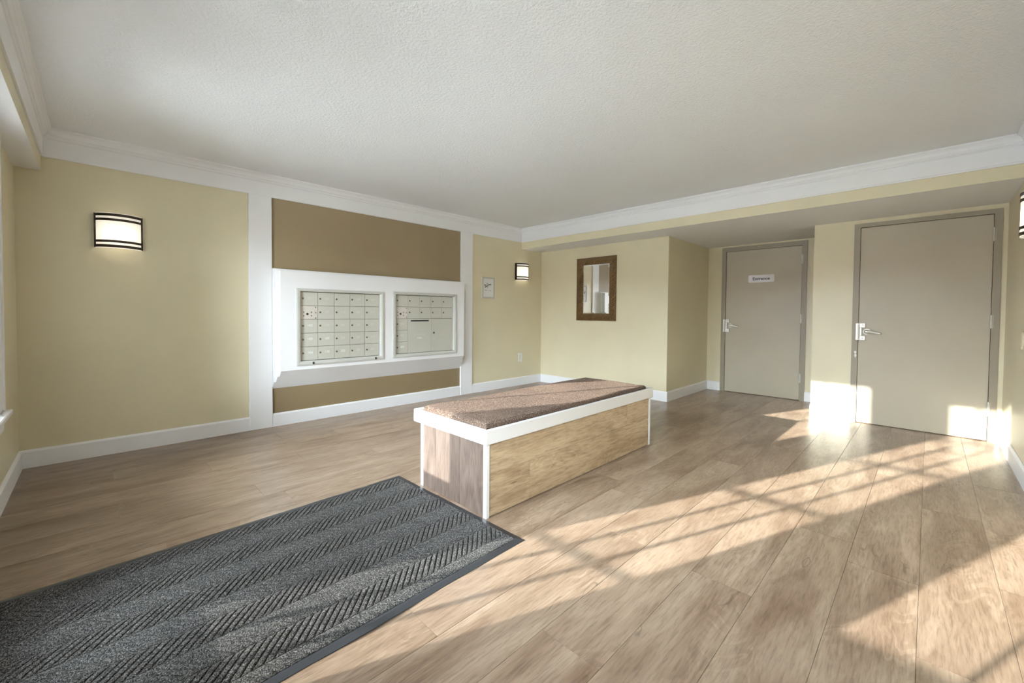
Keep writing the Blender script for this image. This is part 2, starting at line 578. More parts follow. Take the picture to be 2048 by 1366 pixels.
# baseboards
def base_profile(t=0.016, h=BB):
    return [(0, 0), (t, 0), (t, h - 0.014), (t - 0.005, h - 0.006), (0.004, h), (0, h)]
def base(name, segs, label):
    """segs: (axis, wall coordinate, into-room sign, from, to)"""
    bm = bmesh.new()
    for ax, w, s, a, b in segs:
        if ax == 'y':
            prism(bm, base_profile(), lambda p, z, t, w=w, s=s: (t, w + s * p, z), a, b)
        else:
            prism(bm, base_profile(), lambda p, z, t, w=w, s=s: (w + s * p, t, z), a, b)
    struct(mesh(name, bm, 'white'), label, 'baseboard')
base('baseboard_left', [('y', YM, -1, XW, 1.036), ('y', YM, -1, 1.234, 3.588), ('y', YM, -1, 3.795, XC)],
     'white baseboard along the mailbox wall')
base('baseboard_far', [('x', XC, -1, YJ - 0.016, YM - 0.016)], 'white baseboard under the mirror')
base('baseboard_far_return', [('y', YJ, -1, XC, XE)], 'white baseboard along the short return wall')
base('baseboard_far_recess', [('x', XE, -1, D1['fo1'], YJ - 0.016), ('x', XE, -1, YP, D1['fo0'])],
     'white baseboard stubs beside the entrance door')
base('baseboard_far_pier', [('x', XP, -1, D2['fo1'], YP + 0.004), ('x', XP, -1, YR + 0.016, D2['fo0'])],
     'white baseboard on the pier beside the right-hand door')
base('baseboard_right', [('y', YR, 1, XW, XP)], 'white baseboard along the right wall')
base('baseboard_back', [('x', XW, 1, 2.42, YM - 0.016), ('x', XW, 1, YR + 0.016, 1.285)], 'white baseboard under the windows')

# ------------------------------------------------------------------ floor planks
random.seed(5)
PW, PL = 0.2285, 1.545
known = {-1: 1.138, -2: 1.885, -3: 2.70, -4: 2.48, -5: 1.95, 0: 1.92, 1: 0.848, 3: 2.65, 6: 0.2345, 8: 0.73, 9: 0.08,
         11: 0.58, 12: 0.074, 10: 1.14, 14: 0.92}
row = -7
while 0.919 + row * PW < YM:
    y0 = max(0.919 + row * PW, YR - 0.05)
    y1 = min(0.919 + (row + 1) * PW, YM + 0.05)
    if y1 > y0 + 0.01:
        ym = (y0 + y1) / 2
        xmax = XC + 0.03 if y0 > YJ else (XE + 0.03 if y1 > YP else XP + 0.03)
        x = known.get(row, random.uniform(0, PL))
        while x > XW - 0.03:
            x -= PL
        while x < xmax:
            a, b = max(x, XW - 0.03), min(x + PL, xmax)
            if b - a > 0.02:
                g = 0.0004
                bm = B(a + g, b - g, y0 + g, y1 - g, -0.012, 0.0)
                top = [e for e in bm.edges if all(v_.co.z > -0.001 for v_ in e.verts)]
                bmesh.ops.bevel(bm, geom=top, offset=0.0009, segments=1, affect='EDGES')
                mesh('plank', bm, 'floor', floor)
            x += PL
    row += 1

# ------------------------------------------------------------------ windows and glass door of the window wall
def window(name, w, label):
    y0, y1, z0, z1 = w
    root = thing(name, label, 'window', (XW, (y0 + y1) / 2, z0), kind='structure')
    g = 0.062
    # lining of the opening
    bm = plate(bmesh.new(), FX(XW), y0 - g, y1 + g, z0 - g, z1 + g, 0.0, -0.13, [grow(w, 0.045)])
    mesh('jamb', bm, 'white', root)
    bm = plate(bmesh.new(), FX(XW - 0.025), y0 - 0.045, y1 + 0.045, z0 - 0.045, z1 + 0.045, 0.0, -0.03, [w])
    mesh('sash', bm, 'white', root)
    yc = (y0 + y1) / 2
    mesh('muntin', B(XW - 0.05, XW - 0.03, yc - 0.009, yc + 0.009, z0, z1), 'white', root)
    for a, b in ((y0, yc - 0.009), (yc + 0.009, y1)):
        mesh('pane', B(XW - 0.043, XW - 0.039, a, b, z0, z1), 'glass', root)
    cw = 0.14
    # casing: two legs and a head, stepped profile
    for s, y in ((-1, y0 - 0.062), (1, y1 + 0.062)):
        bm = B(XW, XW + 0.018, y, y + s * cw, z0 - 0.04, z1 + 0.04 + 0.08)
        box(bm, XW, XW + 0.026, y + s * (cw - 0.03), y + s * cw, z0 - 0.04, z1 + 0.12)
        mesh('casing', bm, 'white', root)
    mesh('head_casing', B(XW, XW + 0.028, y0 - 0.062 - cw, y1 + 0.062 + cw, z1 + 0.062, ZS), 'white', root)
    bm = B(XW - 0.025, XW + 0.05, y0 - 0.062 - cw - 0.03, y1 + 0.062 + cw + 0.03, z0 - 0.075, z0 - 0.045, bev=0.006)
    mesh('stool', bm, 'white', root)
    mesh('apron', B(XW, XW + 0.018, y0 - 0.062 - cw, y1 + 0.062 + cw, z0 - 0.155, z0 - 0.075), 'white', root)
window('window_1', WIN_A, 'white-cased window beside the mailbox wall')
window('window_2', WIN_B, 'white-cased window nearest the right wall')

root = thing('door_3', 'white entry door with fifteen small glass lites', 'door', (XW, 1.8525, 0), kind='structure')
y0, y1, z1 = GD[0], GD[1], GD[3]
bm = plate(bmesh.new(), FX(XW), y0 - 0.045, y1 + 0.045, -0.012, z1 + 0.045, 0.0, -0.13, [(y0 - 0.004, y1 + 0.004, -0.1, z1 + 0.004)])
mesh('jamb', bm, 'white', root)
for s, y in ((-1, y0 - 0.03), (1, y1 + 0.03)):
    mesh('casing', B(XW, XW + 0.02, y, y + s * 0.085, 0, z1 + 0.03), 'white', root)
mesh('head_casing', B(XW, XW + 0.02, y0 - 0.115, y1 + 0.115, z1 + 0.03, ZS), 'white', root)
gl = (1.59, 2.115, 0.19, 1.865)
leaf = mesh('leaf', plate(bmesh.new(), FX(XW - 0.03), y0, y1, 0.008, z1, 0.0, -0.042, [gl]), 'white', root)
for k in (1, 2):
    y = gl[0] + 0.175 * k
    mesh('muntin', B(XW - 0.062, XW - 0.038, y - 0.010, y + 0.010, gl[2], gl[3]), 'white', leaf)
for k in range(1, 5):
    z = gl[2] + 0.335 * k
    mesh('muntin', B(XW - 0.061, XW - 0.039, gl[0], gl[1], z - 0.010, z + 0.010), 'white', leaf)
for i in range(3):
    for k in range(5):
        mesh('pane', B(XW - 0.053, XW - 0.049, gl[0] + 0.175 * i + 0.0101, gl[0] + 0.175 * (i + 1) - 0.0101,
                       gl[2] + 0.335 * k + 0.0101, gl[2] + 0.335 * (k + 1) - 0.0101), 'glass', leaf)
hb = cyl(bmesh.new(), (XW - 0.03, 1.47, 0.98), (XW + 0.005, 1.47, 0.98), 0.026)
cyl(hb, (XW + 0.0, 1.47, 0.98), (XW + 0.03, 1.47, 0.98), 0.010)
box(hb, XW + 0.018, XW + 0.032, 1.46, 1.56, 0.971, 0.989, bev=0.004)
mesh('handle', hb, 'metal', leaf)

# ground outside
g = mesh('ground', B(-30, XW - 0.14, -25, 30, -0.30, -0.16), 'ground')
struct(g, 'pale concrete ground outside the windows', 'ground')

# added unseen brick building, put in to hide the sky near the horizon
bm = B(-26, -18.5, -45, 50, -0.16, 2.2)
prism(bm, [(-27, 2.2), (-22.2, 2.95), (-18.0, 2.2)], lambda x_, z_, t: (x_, t, z_), -45.5, 50.5)
sky_block = struct(mesh('added_sky_block', bm, 'brick'), 'added unseen brick block hiding the sky near the horizon', 'building')
bm = bmesh.new()
for k in range(18):  # dark window panels on the added building
    yk = -42 + k * 5.2
    mesh('window', B(-18.52, -18.44, yk, yk + 1.3, 0.7, 1.7), 'outside_glass', sky_block)

# ------------------------------------------------------------------ taupe doors
def steel_door(name, D, label, lever_y, lever_z, guard):
    x = D['x']
    root = thing(name, label, 'door', (x, (D['y0'] + D['y1']) / 2, 0), kind='structure')
    # steel frame: face, jamb lining and stop behind the leaf
    op = (D['y0'] - 0.003, D['y1'] + 0.003, -0.1, D['top'] + 0.003)
    bm = plate(bmesh.new(), FX(x), D['fo0'], D['fo1'], 0.0, D['ftop'], -0.012, 0.0, [op])
    plate(bm, FX(x), D['fo0'] + 0.0205, D['fo1'] - 0.0205, 0.0, D['ftop'] - 0.0205, 0.0, 0.125, [op])
    plate(bm, FX(x), D['y0'] - 0.003, D['y1'] + 0.003, 0.0, D['top'] + 0.003, 0.045, 0.10,
          [(D['y0'] + 0.012, D['y1'] - 0.012, -0.1, D['top'] - 0.012)])
    mesh('frame', bm, 'doorframe', root)
    leaf = mesh('leaf', B(x - 0.003, x + 0.042, D['y0'], D['y1'], 0.006, D['top'], bev=0.0015), 'door', root)
    mesh('light_leak_strip', B(x + 0.0425, x + 0.055, D['y0'] + 0.001, D['y1'] - 0.001, 0.0045, 0.03), 'black', leaf)  # added strip behind the leaf, blocks daylight leaking underneath
    mesh('threshold', B(x + 0.03, x + 0.12, D['y0'], D['y1'], -0.001, 0.004), 'black', root)
    for hz in (1.852, 1.075, 0.294):
        yh = D['y0'] - 0.002
        bm = bmesh.new()
        for k in range(5):
            cyl(bm, (x - 0.018, yh, hz - 0.0575 + k * 0.023 + 0.0008), (x - 0.018, yh, hz - 0.0575 + (k + 1) * 0.023 - 0.0008), 0.0085, seg=12)
        cyl(bm, (x - 0.018, yh, hz - 0.062), (x - 0.018, yh, hz + 0.062), 0.0055, seg=10)
        box(bm, x - 0.0165, x - 0.012, yh - 0.012, yh, hz - 0.057, hz + 0.057)
        box(bm, x - 0.0175, x - 0.003, yh + 0.001, yh + 0.006, hz - 0.057, hz + 0.057)
        mesh('hinge', bm, 'hinge', root)
    # lever handle
    f = x - 0.003
    hroot = mesh('lever_handle', cyl(cyl(bmesh.new(), (f, lever_y, lever_z), (f - 0.009, lever_y, lever_z), 0.031, 0.029, 28),
                 (f - 0.009, lever_y, lever_z), (f - 0.034, lever_y, lever_z), 0.015, 0.013, 20), 'metal', leaf, smooth=False)
    bm = bmesh.new()
    rings = []
    for t, r, dz, dx in ((-0.020, 0.012, 0, 0.0), (-0.010, 0.020, 0, 0.0), (0.010, 0.020, 0, 0), (0.03, 0.0160, -0.002, 0.002),
                         (0.06, 0.0135, -0.007, 0.004), (0.09, 0.0135, -0.013, 0.004), (0.104, 0.0115, -0.016, 0.003), (0.110, 0.005, -0.017, 0.003)):
        rings.append([(f - 0.042 + dx + 0.75 * r * math.cos(a), lever_y - t, lever_z + dz + r * math.sin(a))
                      for a in [2 * math.pi * i / 14 for i in range(14)]])
    mesh('lever', loft(bm, rings), 'metal', leaf, smooth=True)
    mesh('key_cylinder', cyl(bmesh.new(), (f - 0.051, lever_y + 0.001, lever_z), (f - 0.0545, lever_y + 0.001, lever_z), 0.0065, seg=14), 'lock', leaf)
    # latch guard plate: C-shaped bent plate with a raised rib and bolt heads
    gy0, gy1, gz0, gz1 = guard
    ft = x - 0.0125
    bm = box(bmesh.new(), ft - 0.010, ft, gy1 - 0.030, gy1, gz0, gz1, bev=0.002)
    box(bm, ft - 0.010, f - 0.0005, gy0, gy1 - 0.031, gz1 - 0.045, gz1, bev=0.002)
    box(bm, ft - 0.010, f - 0.0005, gy0, gy1 - 0.031, gz0, gz0 + 0.045, bev=0.002)
    box(bm, ft - 0.006, f - 0.0005, gy0 + 0.028, gy1 - 0.031, gz0 + 0.046, gz1 - 0.046, bev=0.0015)
    gp = mesh('latch_guard', bm, 'metal', root)
    mesh('rib', B(ft - 0.022, ft - 0.0102, gy1 - 0.026, gy1 - 0.016, gz0 + 0.012, gz1 - 0.012, bev=0.003), 'metal', gp)
    for bz in (gz0 + 0.02, gz1 - 0.02):
        mesh('bolt', cyl(bmesh.new(), (ft - 0.0102, gy0 + 0.022, bz), (ft - 0.0145, gy0 + 0.022, bz), 0.007, 0.005, 12), 'metal', gp)
    return root, leaf
r1, leaf1 = steel_door('door_1', D1, 'flush taupe steel door marked Entrance in the recess', 1.984, 0.964, (1.996, 2.076, 0.870, 1.052))
r2_, leaf2 = steel_door('door_2', D2, 'flush taupe steel door next to the right wall', 0.440, 0.956, (0.452, 0.528, 0.866, 1.042))
# chipped paint beside the right-hand door's latch, a shape of its own
bm = bmesh.new()
for (cy, cz, w_, h_) in ((0.527, 0.735, 0.010, 0.016), (0.525, 0.700, 0.009, 0.02)):
    pts = [(cy + w_ * math.cos(a) * (0.8 + 0.3 * math.sin(3 * a)), cz + h_ * math.sin(a)) for a in [2 * math.pi * i / 12 for i in range(12)]]
    prism(bm, pts, lambda u, v_, d: (XP - 0.012 - d, u, v_), 0.0, 0.0006)
mesh('paint_chip', bm, 'plate', r2_)

def rounded(w, h, r, n=5):
    pts = []
    for cx, cy, a0 in ((w / 2 - r, h / 2 - r, 0), (-w / 2 + r, h / 2 - r, 90), (-w / 2 + r, -h / 2 + r, 180), (w / 2 - r, -h / 2 + r, 270)):
        for i in range(n + 1):
            a = math.radians(a0 + 90 * i / n)
            pts.append((cx + r * math.cos(a), cy + r * math.sin(a)))
    return pts
sy, sz = 1.611, 1.624
root = thing('door_sign', 'small white plate reading Entrance on the taupe door', 'sign', (XE - 0.003, sy, sz))
xf = XE - 0.003
pl = mesh('plate', prism(bmesh.new(), rounded(0.308, 0.105, 0.016), lambda u, v_, d: (xf - d, sy - u, sz + v_), 0.0, 0.005), 'signplate', root)
text('lettering', 'Entrance', 0.056, 'signtext', face_x(xf - 0.0056, sy, sz - 0.002), root, bold=0.0014, sx=1.03)

# ------------------------------------------------------------------ mailbox surround (stepped white box on the wall)
SLOPE = (0.55 - 0.37) / 0.13
root = thing('mailbox_surround', 'white stepped wooden wall box holding both mailbox units', 'wall box', (2.41, YM, 0.37))
UA = (1.417, 2.364, 0.590, 1.352)      # outer frame of each unit
UB = (2.480, 3.420, 0.594, 1.362)
def fr_in(u, f=0.040):
    return (u[0] + f, u[1] - f, u[2] + f, u[3] - f)
IA, IB = (1.460, 2.326, 0.632, 1.322), (2.524, 3.376, 0.634, 1.328)
YF = YM - 0.13
for nm, d0, d1, x0, x1, zt in (('back_board', 0.0005, 0.05, 1.236, 3.586, 1.536), ('middle_board', 0.05, 0.09, 1.256, 3.568, 1.525),
                               ('front_board', 0.09, 0.13, 1.276, 3.550, 1.514)):
    bm = bmesh.new()
    hl = [grow(IA, 0.002), grow(IB, 0.002)] if nm == 'front_board' else []
    plate(bm, lambda u, v_, d: (u, YM - d, v_), x0, x1, 0.55, zt, d0, d1, hl)
    if d1 < 0.13:
        pts = [(d0, 0.37 + d0 * SLOPE), (d0, 0.55), (d1, 0.55), (d1, 0.37 + d1 * SLOPE)]
    else:
        pts = [(d0, 0.37 + d0 * SLOPE), (d0, 0.55), (d1, 0.55)]
    prism(bm, pts, lambda d, z, t: (t, YM - d, z), x0, x1)
    mesh(nm, bm, 'white', root)

def mailbox_door(unit, x0, x1, z0, z1, num=None, kind='door', faint=False):
    g = 0.0018
    yd = YM - 0.115
    d = mesh('mailbox_door' if kind == 'door' else kind, B(x0 + g, x1 - g, yd, yd + 0.012, z0 + g, z1 - g, bev=0.0012),
             'alu_light' if kind == 'master_lock_panel' else 'alu_door', unit)
    if kind == 'door':
        lx, lz = x0 + 0.024, (z0 + z1) / 2 + 0.004
        bm = cyl(bmesh.new(), (lx, yd, lz), (lx, yd - 0.004, lz), 0.0095, 0.0085, 14)
        box(bm, lx - 0.0012, lx + 0.0012, yd - 0.0046, yd - 0.0038, lz - 0.005, lz + 0.005)
        mesh('lock', bm, 'lock', d)
        if num:
            text('number', num, 0.034, 'number_faint' if faint else 'number', face_y((x0 + x1) / 2 + 0.006, yd - 0.0006, lz + 0.004), d, bold=0.0006)
    return d

def master_panel(unit, x0, x1, z0, z1):
    d = mailbox_door(unit, x0, x1, z0, z1, kind='master_lock_panel')
    yd = YM - 0.115
    cx, cz = x0 + 0.066, (z0 + z1) / 2 - 0.014
    mesh('keyhole', cyl(bmesh.new(), (cx, yd, cz), (cx, yd - 0.003, cz), 0.0115, seg=16), 'black', d)
    for sx, sz_ in ((-0.036, 0.018), (-0.036, -0.018), (0.040, 0.018), (0.040, -0.018), (0.082, 0.066), (0.082, 0.014), (0.082, -0.040)):
        mesh('screw', cyl(bmesh.new(), (cx + sx, yd, cz + sz_), (cx + sx, yd - 0.0025, cz + sz_), 0.0062, 0.005, 10), 'lock', d)

def unit_frame(root, U, I):
    o, i = U, I
    bm = bmesh.new()
    fo = lambda u, v_, d: (u, YF - d, v_)
    prof = ((0.0, 0.0), (0.0, 0.010), (0.35, 0.013), (0.8, 0.010), (1.0, 0.004), (1.0, -0.02))
    cs = [((o[0], o[2]), (i[0], i[2])), ((o[1], o[2]), (i[1], i[2])), ((o[1], o[3]), (i[1], i[3])), ((o[0], o[3]), (i[0], i[3]))]
    rings = [[fo(a[0] + (b[0] - a[0]) * t, a[1] + (b[1] - a[1]) * t, d) for t, d in prof] for a, b in cs]
    R = [[bm.verts.new(p) for p in r] for r in rings]
    for k in range(4):
        a, b = R[k], R[(k + 1) % 4]
        for j in range(len(prof) - 1):
            bm.faces.new((a[j], a[j + 1], b[j + 1], b[j]))
    mesh('frame', bm, 'alu', root)
    bm = B(i[0] - 0.001, i[1] + 0.001, YM - 0.1025, YM - 0.0905, i[2] - 0.001, i[3] + 0.001)
    mesh('back_plate', bm, 'lock', root)

ua = thing('mailbox_unit', 'left mailbox unit with a five-by-five grid of small doors', 'mailbox', (1.89, YF, 0.59), group='wall mailbox units')
unit_frame(ua, UA, IA)
cols = [1.464 + 0.1702 * k for k in range(6)]
rows = [1.318 - 0.1366 * k for k in range(6)]
nums = [['101', '106', '111', '204', '209'], [None, '107', '112', '205', '210'], ['102', '108', '201', '206', '211'],
        ['103', '109', '202', '207', '212'], ['104', '110', '203', '208', '301']]
for r in range(5):
    for c in range(5):
        if (r, c) == (1, 0):
            master_panel(ua, cols[c], cols[c + 1], rows[r + 1], rows[r])
        else:
            faint = not ((r, c) in ((2, 0), (3, 0), (4, 0), (3, 1), (4, 1), (4, 2)))
            mailbox_door(ua, cols[c], cols[c + 1], rows[r + 1], rows[r], nums[r][c], faint=faint)
mesh('side_strip', B(2.3165, 2.3255, YM - 0.118, YM - 0.104, 0.633, 1.321), 'alu', ua)
for hx in (1.578, 2.262):
    bm = B(hx - 0.008, hx + 0.008, YF - 0.017, YF - 0.0105, 0.596, 0.620, bev=0.002)
    box(bm, hx - 0.002, hx + 0.012, YF - 0.022, YF - 0.0165, 0.600, 0.606)
    box(bm, hx - 0.010, hx + 0.010, YF - 0.020, YF - 0.0165, 0.614, 0.620)
    mesh('clip', bm, 'black', ua, label='small black clip')

ub = thing('mailbox_unit', 'right mailbox unit with outgoing mail slot and parcel door', 'mailbox', (2.95, YF, 0.59), group='wall mailbox units')
unit_frame(ub, UB, IB)
cols = [2.527 + 0.1674 * k for k in range(6)]
rows = [1.324 - 0.1375 * k for k in range(6)]
nb = [['302', '303', '304', '305', '306'], [None, '307', '308', '309', '310']]
for r in range(2):
    for c in range(5):
        if (r, c) == (1, 0):
            master_panel(ub, cols[c], cols[c + 1], rows[r + 1], rows[r])
        else:
            mailbox_door(ub, cols[c], cols[c + 1], rows[r + 1], rows[r], None, faint=True)
for r, n_ in ((2, '302'), (3, '303'), (4, '304')):
    mailbox_door(ub, cols[0], cols[1], rows[r + 1], rows[r], n_, faint=(r < 4))
yd = YM - 0.115
od = mailbox_door(ub, cols[1], cols[3], rows[5], rows[2], kind='outgoing_mail_door')
mesh('mail_slot', B(cols[1] + 0.040, cols[3] - 0.036, yd - 0.0018, yd, rows[2] - 0.036, rows[2] - 0.019), 'black', od, label='black mail slot')
text('lettering', 'OUTGOING', 0.030, 'number_faint', face_y((cols[1] + cols[3]) / 2, yd - 0.0006, 0.850), od)
text('lettering', 'MAIL', 0.034, 'number', face_y((cols[1] + cols[3]) / 2, yd - 0.0006, 0.812), od)
pd = mailbox_door(ub, cols[3], cols[5], rows[5], rows[2], kind='parcel_door')
lx = cols[3] + 0.042
mesh('keyhole', cyl(bmesh.new(), (lx, yd, 0.870), (lx, yd - 0.004, 0.870), 0.0115, seg=16), 'black', pd)
mesh('key_plate', B(lx - 0.010, lx + 0.010, yd - 0.002, yd, 0.792, 0.812), 'alu_light', pd)
text('lettering', '1P', 0.034, 'number_faint', face_y((cols[3] + cols[5]) / 2 + 0.01, yd - 0.0006, 0.842), pd)
mesh('side_strip', B(3.3655, 3.3755, YM - 0.118, YM - 0.104, 0.635, 1.327), 'alu', ub)

# ------------------------------------------------------------------ wall sconces
def sconce(label, cx, cz, fn):
    """fn(u, d, z): u along the wall, d out of the wall"""
    w, h, dep = 0.272, 0.256, 0.095
    root = thing('wall_sconce', label, 'wall lamp', fn(cx, 0.0, cz), group='curved wall sconces')
    # bulge: circular arc through (-w/2, 0.02), (0, dep), (w/2, 0.02)
    s = dep - 0.022
    R = (w * w / 4 + s * s) / (2 * s)
    half = math.asin(w / 2 / R)
    def arc(t, r_off=0.0):
        a = half * t
        return ((R + r_off) * math.sin(a), dep - R + (R + r_off) * math.cos(a))
    NS = 18
    ts = [-1 + 2 * i / NS for i in range(NS + 1)]
    mesh('back_plate', prism(bmesh.new(), rounded(w - 0.03, h - 0.03, 0.01), lambda u, v_, d: fn(cx + u, d, cz + v_), 0.0, 0.006), 'plate', root)
    def strip(z0, z1, ro, th):
        bm = bmesh.new()
        rings = []
        for t in ts:
            a, b = arc(t, ro), arc(t, ro - th)
            rings.append([fn(cx + a[0], a[1], cz + z0), fn(cx + a[0], a[1], cz + z1), fn(cx + b[0], b[1], cz + z1), fn(cx + b[0], b[1], cz + z0)])
        return loft(bm, rings)
    bmg = bmesh.new()
    va = [[bmg.verts.new(fn(cx + arc(t)[0], arc(t)[1], cz + z)) for z in (-h / 2 - 0.006, h / 2 + 0.004)] for t in ts]
    for a, b in zip(va, va[1:]):
        bmg.faces.new((a[0], b[0], b[1], a[1]))
    mesh('glass_shade', bmg, 'lampglass', root, smooth=True)
    k = h / 2
    for z0, z1 in ((k - 0.020, k), (k - 0.055, k - 0.037), (-k + 0.037, -k + 0.055), (-k, -k + 0.020)):
        mesh('band', strip(z0, z1, 0.0035, 0.003), 'bronze', root)
    for sgn in (-1, 1):
        u0 = cx + sgn * (w / 2 + 0.001)
        bm = bmesh.new()
        pts = [(u0 - 0.0055, 0.0), (u0 + 0.0055, 0.0), (u0 + 0.0055, 0.031), (u0 - 0.0055, 0.031)]
        prism(bm, pts, lambda u, d, z: fn(u, d, z), cz - k, cz + k)
        mesh('side_bar', bm, 'bronze', root)
    bz = cz - 0.028
    bm = bmesh.new()
    rings = []
    for i in range(9):
        a = math.pi * i / 8
        rr = max(0.0015, 0.017 * math.sin(a))
        zz = bz + 0.026 * -math.cos(a)
        rings.append([fn(cx + rr * math.cos(b), 0.042 + rr * math.sin(b), zz) for b in [2 * math.pi * j / 12 for j in range(12)]])
    l = bpy.data.lights.new('bulb_light', 'POINT')
    l.energy = 0.34
    l.color = (1.0, 0.90, 0.74)
    l.shadow_soft_size = 0.018
    lo = bpy.data.objects.new('bulb_light', l)
    C.objects.link(lo)
    lo.location = fn(cx, 0.045, bz)
    lo.parent = root
    lo.matrix_parent_inverse = WORLD[root].inverted()
    return root
on_left = lambda u, d, z: (u, YM - d, z)
on_right = lambda u, d, z: (u, YR + d, z)
sconce('curved glass wall sconce left of the mailboxes, nearest the window', 0.136, 1.731, on_left)
sconce('curved glass wall sconce in the far corner near the mirror', 4.812, 1.760, on_left)
sconce('curved glass wall sconce on the right wall, cut by the frame edge', 4.05, 1.735, on_right)

# ------------------------------------------------------------------ mirror
root = thing('wall_mirror', 'rectangular mirror in a woven bronze frame', 'mirror', (XC, 3.345, 1.02))
my0, my1, mz0, mz1 = 3.02, 3.67, 1.02, 1.943
fwid = 0.103
o = [(my0, mz0), (my1, mz0), (my1, mz1), (my0, mz1)]
i_ = [(my0 + fwid, mz0 + fwid), (my1 - fwid, mz0 + fwid), (my1 - fwid, mz1 - fwid), (my0 + fwid, mz1 - fwid)]
prof = ((0.0, 0.0), (0.0, 0.022), (0.06, 0.028), (0.10, 0.024), (0.14, 0.026), (0.5, 0.036), (0.84, 0.028), (0.88, 0.024), (0.94, 0.027), (1.0, 0.020), (1.0, 0.0))
for k in range(4):
    j = (k + 1) % 4
    bm = bmesh.new()
    ring = lambda q_: [(XC - d, o[q_][0] + (i_[q_][0] - o[q_][0]) * t, o[q_][1] + (i_[q_][1] - o[q_][1]) * t) for t, d in prof]
    loft(bm, [ring(k), ring(j)])
    mesh('frame_side', bm, 'woven', root)
gy0, gy1, gz0, gz1 = i_[0][0], i_[1][0], i_[0][1], i_[2][1]
bm = bmesh.new()
bv = 0.018
ou = [(gy0, gz0), (gy1, gz0), (gy1, gz1), (gy0, gz1)]
inn = [(gy0 + bv, gz0 + bv), (gy1 - bv, gz0 + bv), (gy1 - bv, gz1 - bv), (gy0 + bv, gz1 - bv)]
vo = [bm.verts.new((XC - 0.0105, a, b)) for a, b in ou]
vi = [bm.verts.new((XC - 0.0125, a, b)) for a, b in inn]
vb = [bm.verts.new((XC - 0.004, a, b)) for a, b in ou]
bm.faces.new(vi); bm.faces.new(vb[::-1])
for k in range(4):
    j = (k + 1) % 4
    bm.faces.new((vo[k], vo[j], vi[j], vi[k]))
    bm.faces.new((vb[k], vb[j], vo[j], vo[k]))
mesh('glass', bm, 'mirror', root, label='bevelled mirror glass')

# ------------------------------------------------------------------ small framed notice
nx0, nx1, nz0, nz1 = 3.977, 4.224, 1.331, 1.636
root = thing('framed_notice', 'small silver-framed white notice with black script beside the far sconce', 'notice', ((nx0 + nx1) / 2, YM, nz0))
mesh('frame', plate(bmesh.new(), lambda u, v_, d: (u, YM - d, v_), nx0, nx1, nz0, nz1, 0.0, 0.018,
     [(nx0 + 0.022, nx1 - 0.022, nz0 + 0.022, nz1 - 0.022)]), 'signframe', root)
ppr = mesh('paper', B(nx0 + 0.0221, nx1 - 0.0221, YM - 0.010, YM - 0.001, nz0 + 0.0221, nz1 - 0.0221), 'paper', root)
bm = bmesh.new()
def stroke(pts, w):
    """flat pen stroke: a ribbon of varying width along pts (in notice units 0..1)"""
    L = nx1 - nx0; Hh = nz1 - nz0
    P3 = [Vector((nx0 + p[0] * L, nz0 + p[1] * Hh)) for p in pts]
    # smooth subdivision
    fine = []
    for k in range(len(P3) - 1):
        p0, p1, p2, p3 = P3[max(k - 1, 0)], P3[k], P3[k + 1], P3[min(k + 2, len(P3) - 1)]
        for s in range(5):
            t = s / 5
            fine.append(0.5 * ((2 * p1) + (p2 - p0) * t + (2 * p0 - 5 * p1 + 4 * p2 - p3) * t * t + (3 * p1 - p0 - 3 * p2 + p3) * t ** 3))
    fine.append(P3[-1])
    prev = None
    for k, p in enumerate(fine):
        d = (fine[min(k + 1, len(fine) - 1)] - fine[max(k - 1, 0)])
        n_ = Vector((-d.y, d.x)).normalized() * w * (0.6 + 0.4 * math.sin(k * 0.9)) / 2
        a = bm.verts.new((p.x + n_.x, YM - 0.0107, p.y + n_.y))
        b = bm.verts.new((p.x - n_.x, YM - 0.0107, p.y - n_.y))
        if prev:
            bm.faces.new((prev[0], prev[1], b, a))
        prev = (a, b)
stroke([(0.20, 0.60), (0.27, 0.66), (0.25, 0.55), (0.27, 0.50), (0.33, 0.58), (0.31, 0.53), (0.38, 0.60)], 0.012)
stroke([(0.37, 0.73), (0.40, 0.60), (0.37, 0.54)], 0.008)
stroke([(0.47, 0.73), (0.45, 0.60), (0.44, 0.50), (0.46, 0.47)], 0.008)
stroke([(0.36, 0.59), (0.48, 0.61), (0.56, 0.66), (0.60, 0.64), (0.55, 0.61), (0.63, 0.67), (0.70, 0.68), (0.66, 0.64), (0.74, 0.65), (0.77, 0.66)], 0.011)
stroke([(0.42, 0.48), (0.47, 0.55), (0.53, 0.60)], 0.008)
stroke([(0.60, 0.555), (0.66, 0.56), (0.72, 0.55)], 0.003)
stroke([(0.74, 0.54), (0.765, 0.535)], 0.006)
stroke([(0.22, 0.378), (0.48, 0.374), (0.74, 0.370)], 0.004)
mesh('script_lettering', bm, 'ink', root)

# ------------------------------------------------------------------ outlet and round wall plate
root = thing('wall_outlet', 'white electrical outlet below the far sconce', 'outlet', (4.80, YM, 0.365))
oz = 0.434
mesh('cover_plate', prism(bmesh.new(), rounded(0.082, 0.134, 0.008), lambda u, v_, d: (4.802 + u, YM - d, oz + v_), 0.0, 0.006), 'plate', root)
for s in (-1, 1):
    rc = mesh('receptacle', prism(bmesh.new(), rounded(0.034, 0.030, 0.011), lambda u, v_, d: (4.802 + u, YM - d, oz + s * 0.021 + v_), 0.006, 0.009), 'plate', root)
    bm = bmesh.new()
    for u in (-0.007, 0.007):
        box(bm, 4.802 + u - 0.0012, 4.802 + u + 0.0012, YM - 0.0096, YM - 0.0088, oz + s * 0.021 - 0.002, oz + s * 0.021 + 0.007)
    mesh('slot', bm, 'lock', rc)
mesh('screw', cyl(bmesh.new(), (4.802, YM - 0.006, oz), (4.802, YM - 0.0075, oz), 0.0035, seg=10), 'lock', root)

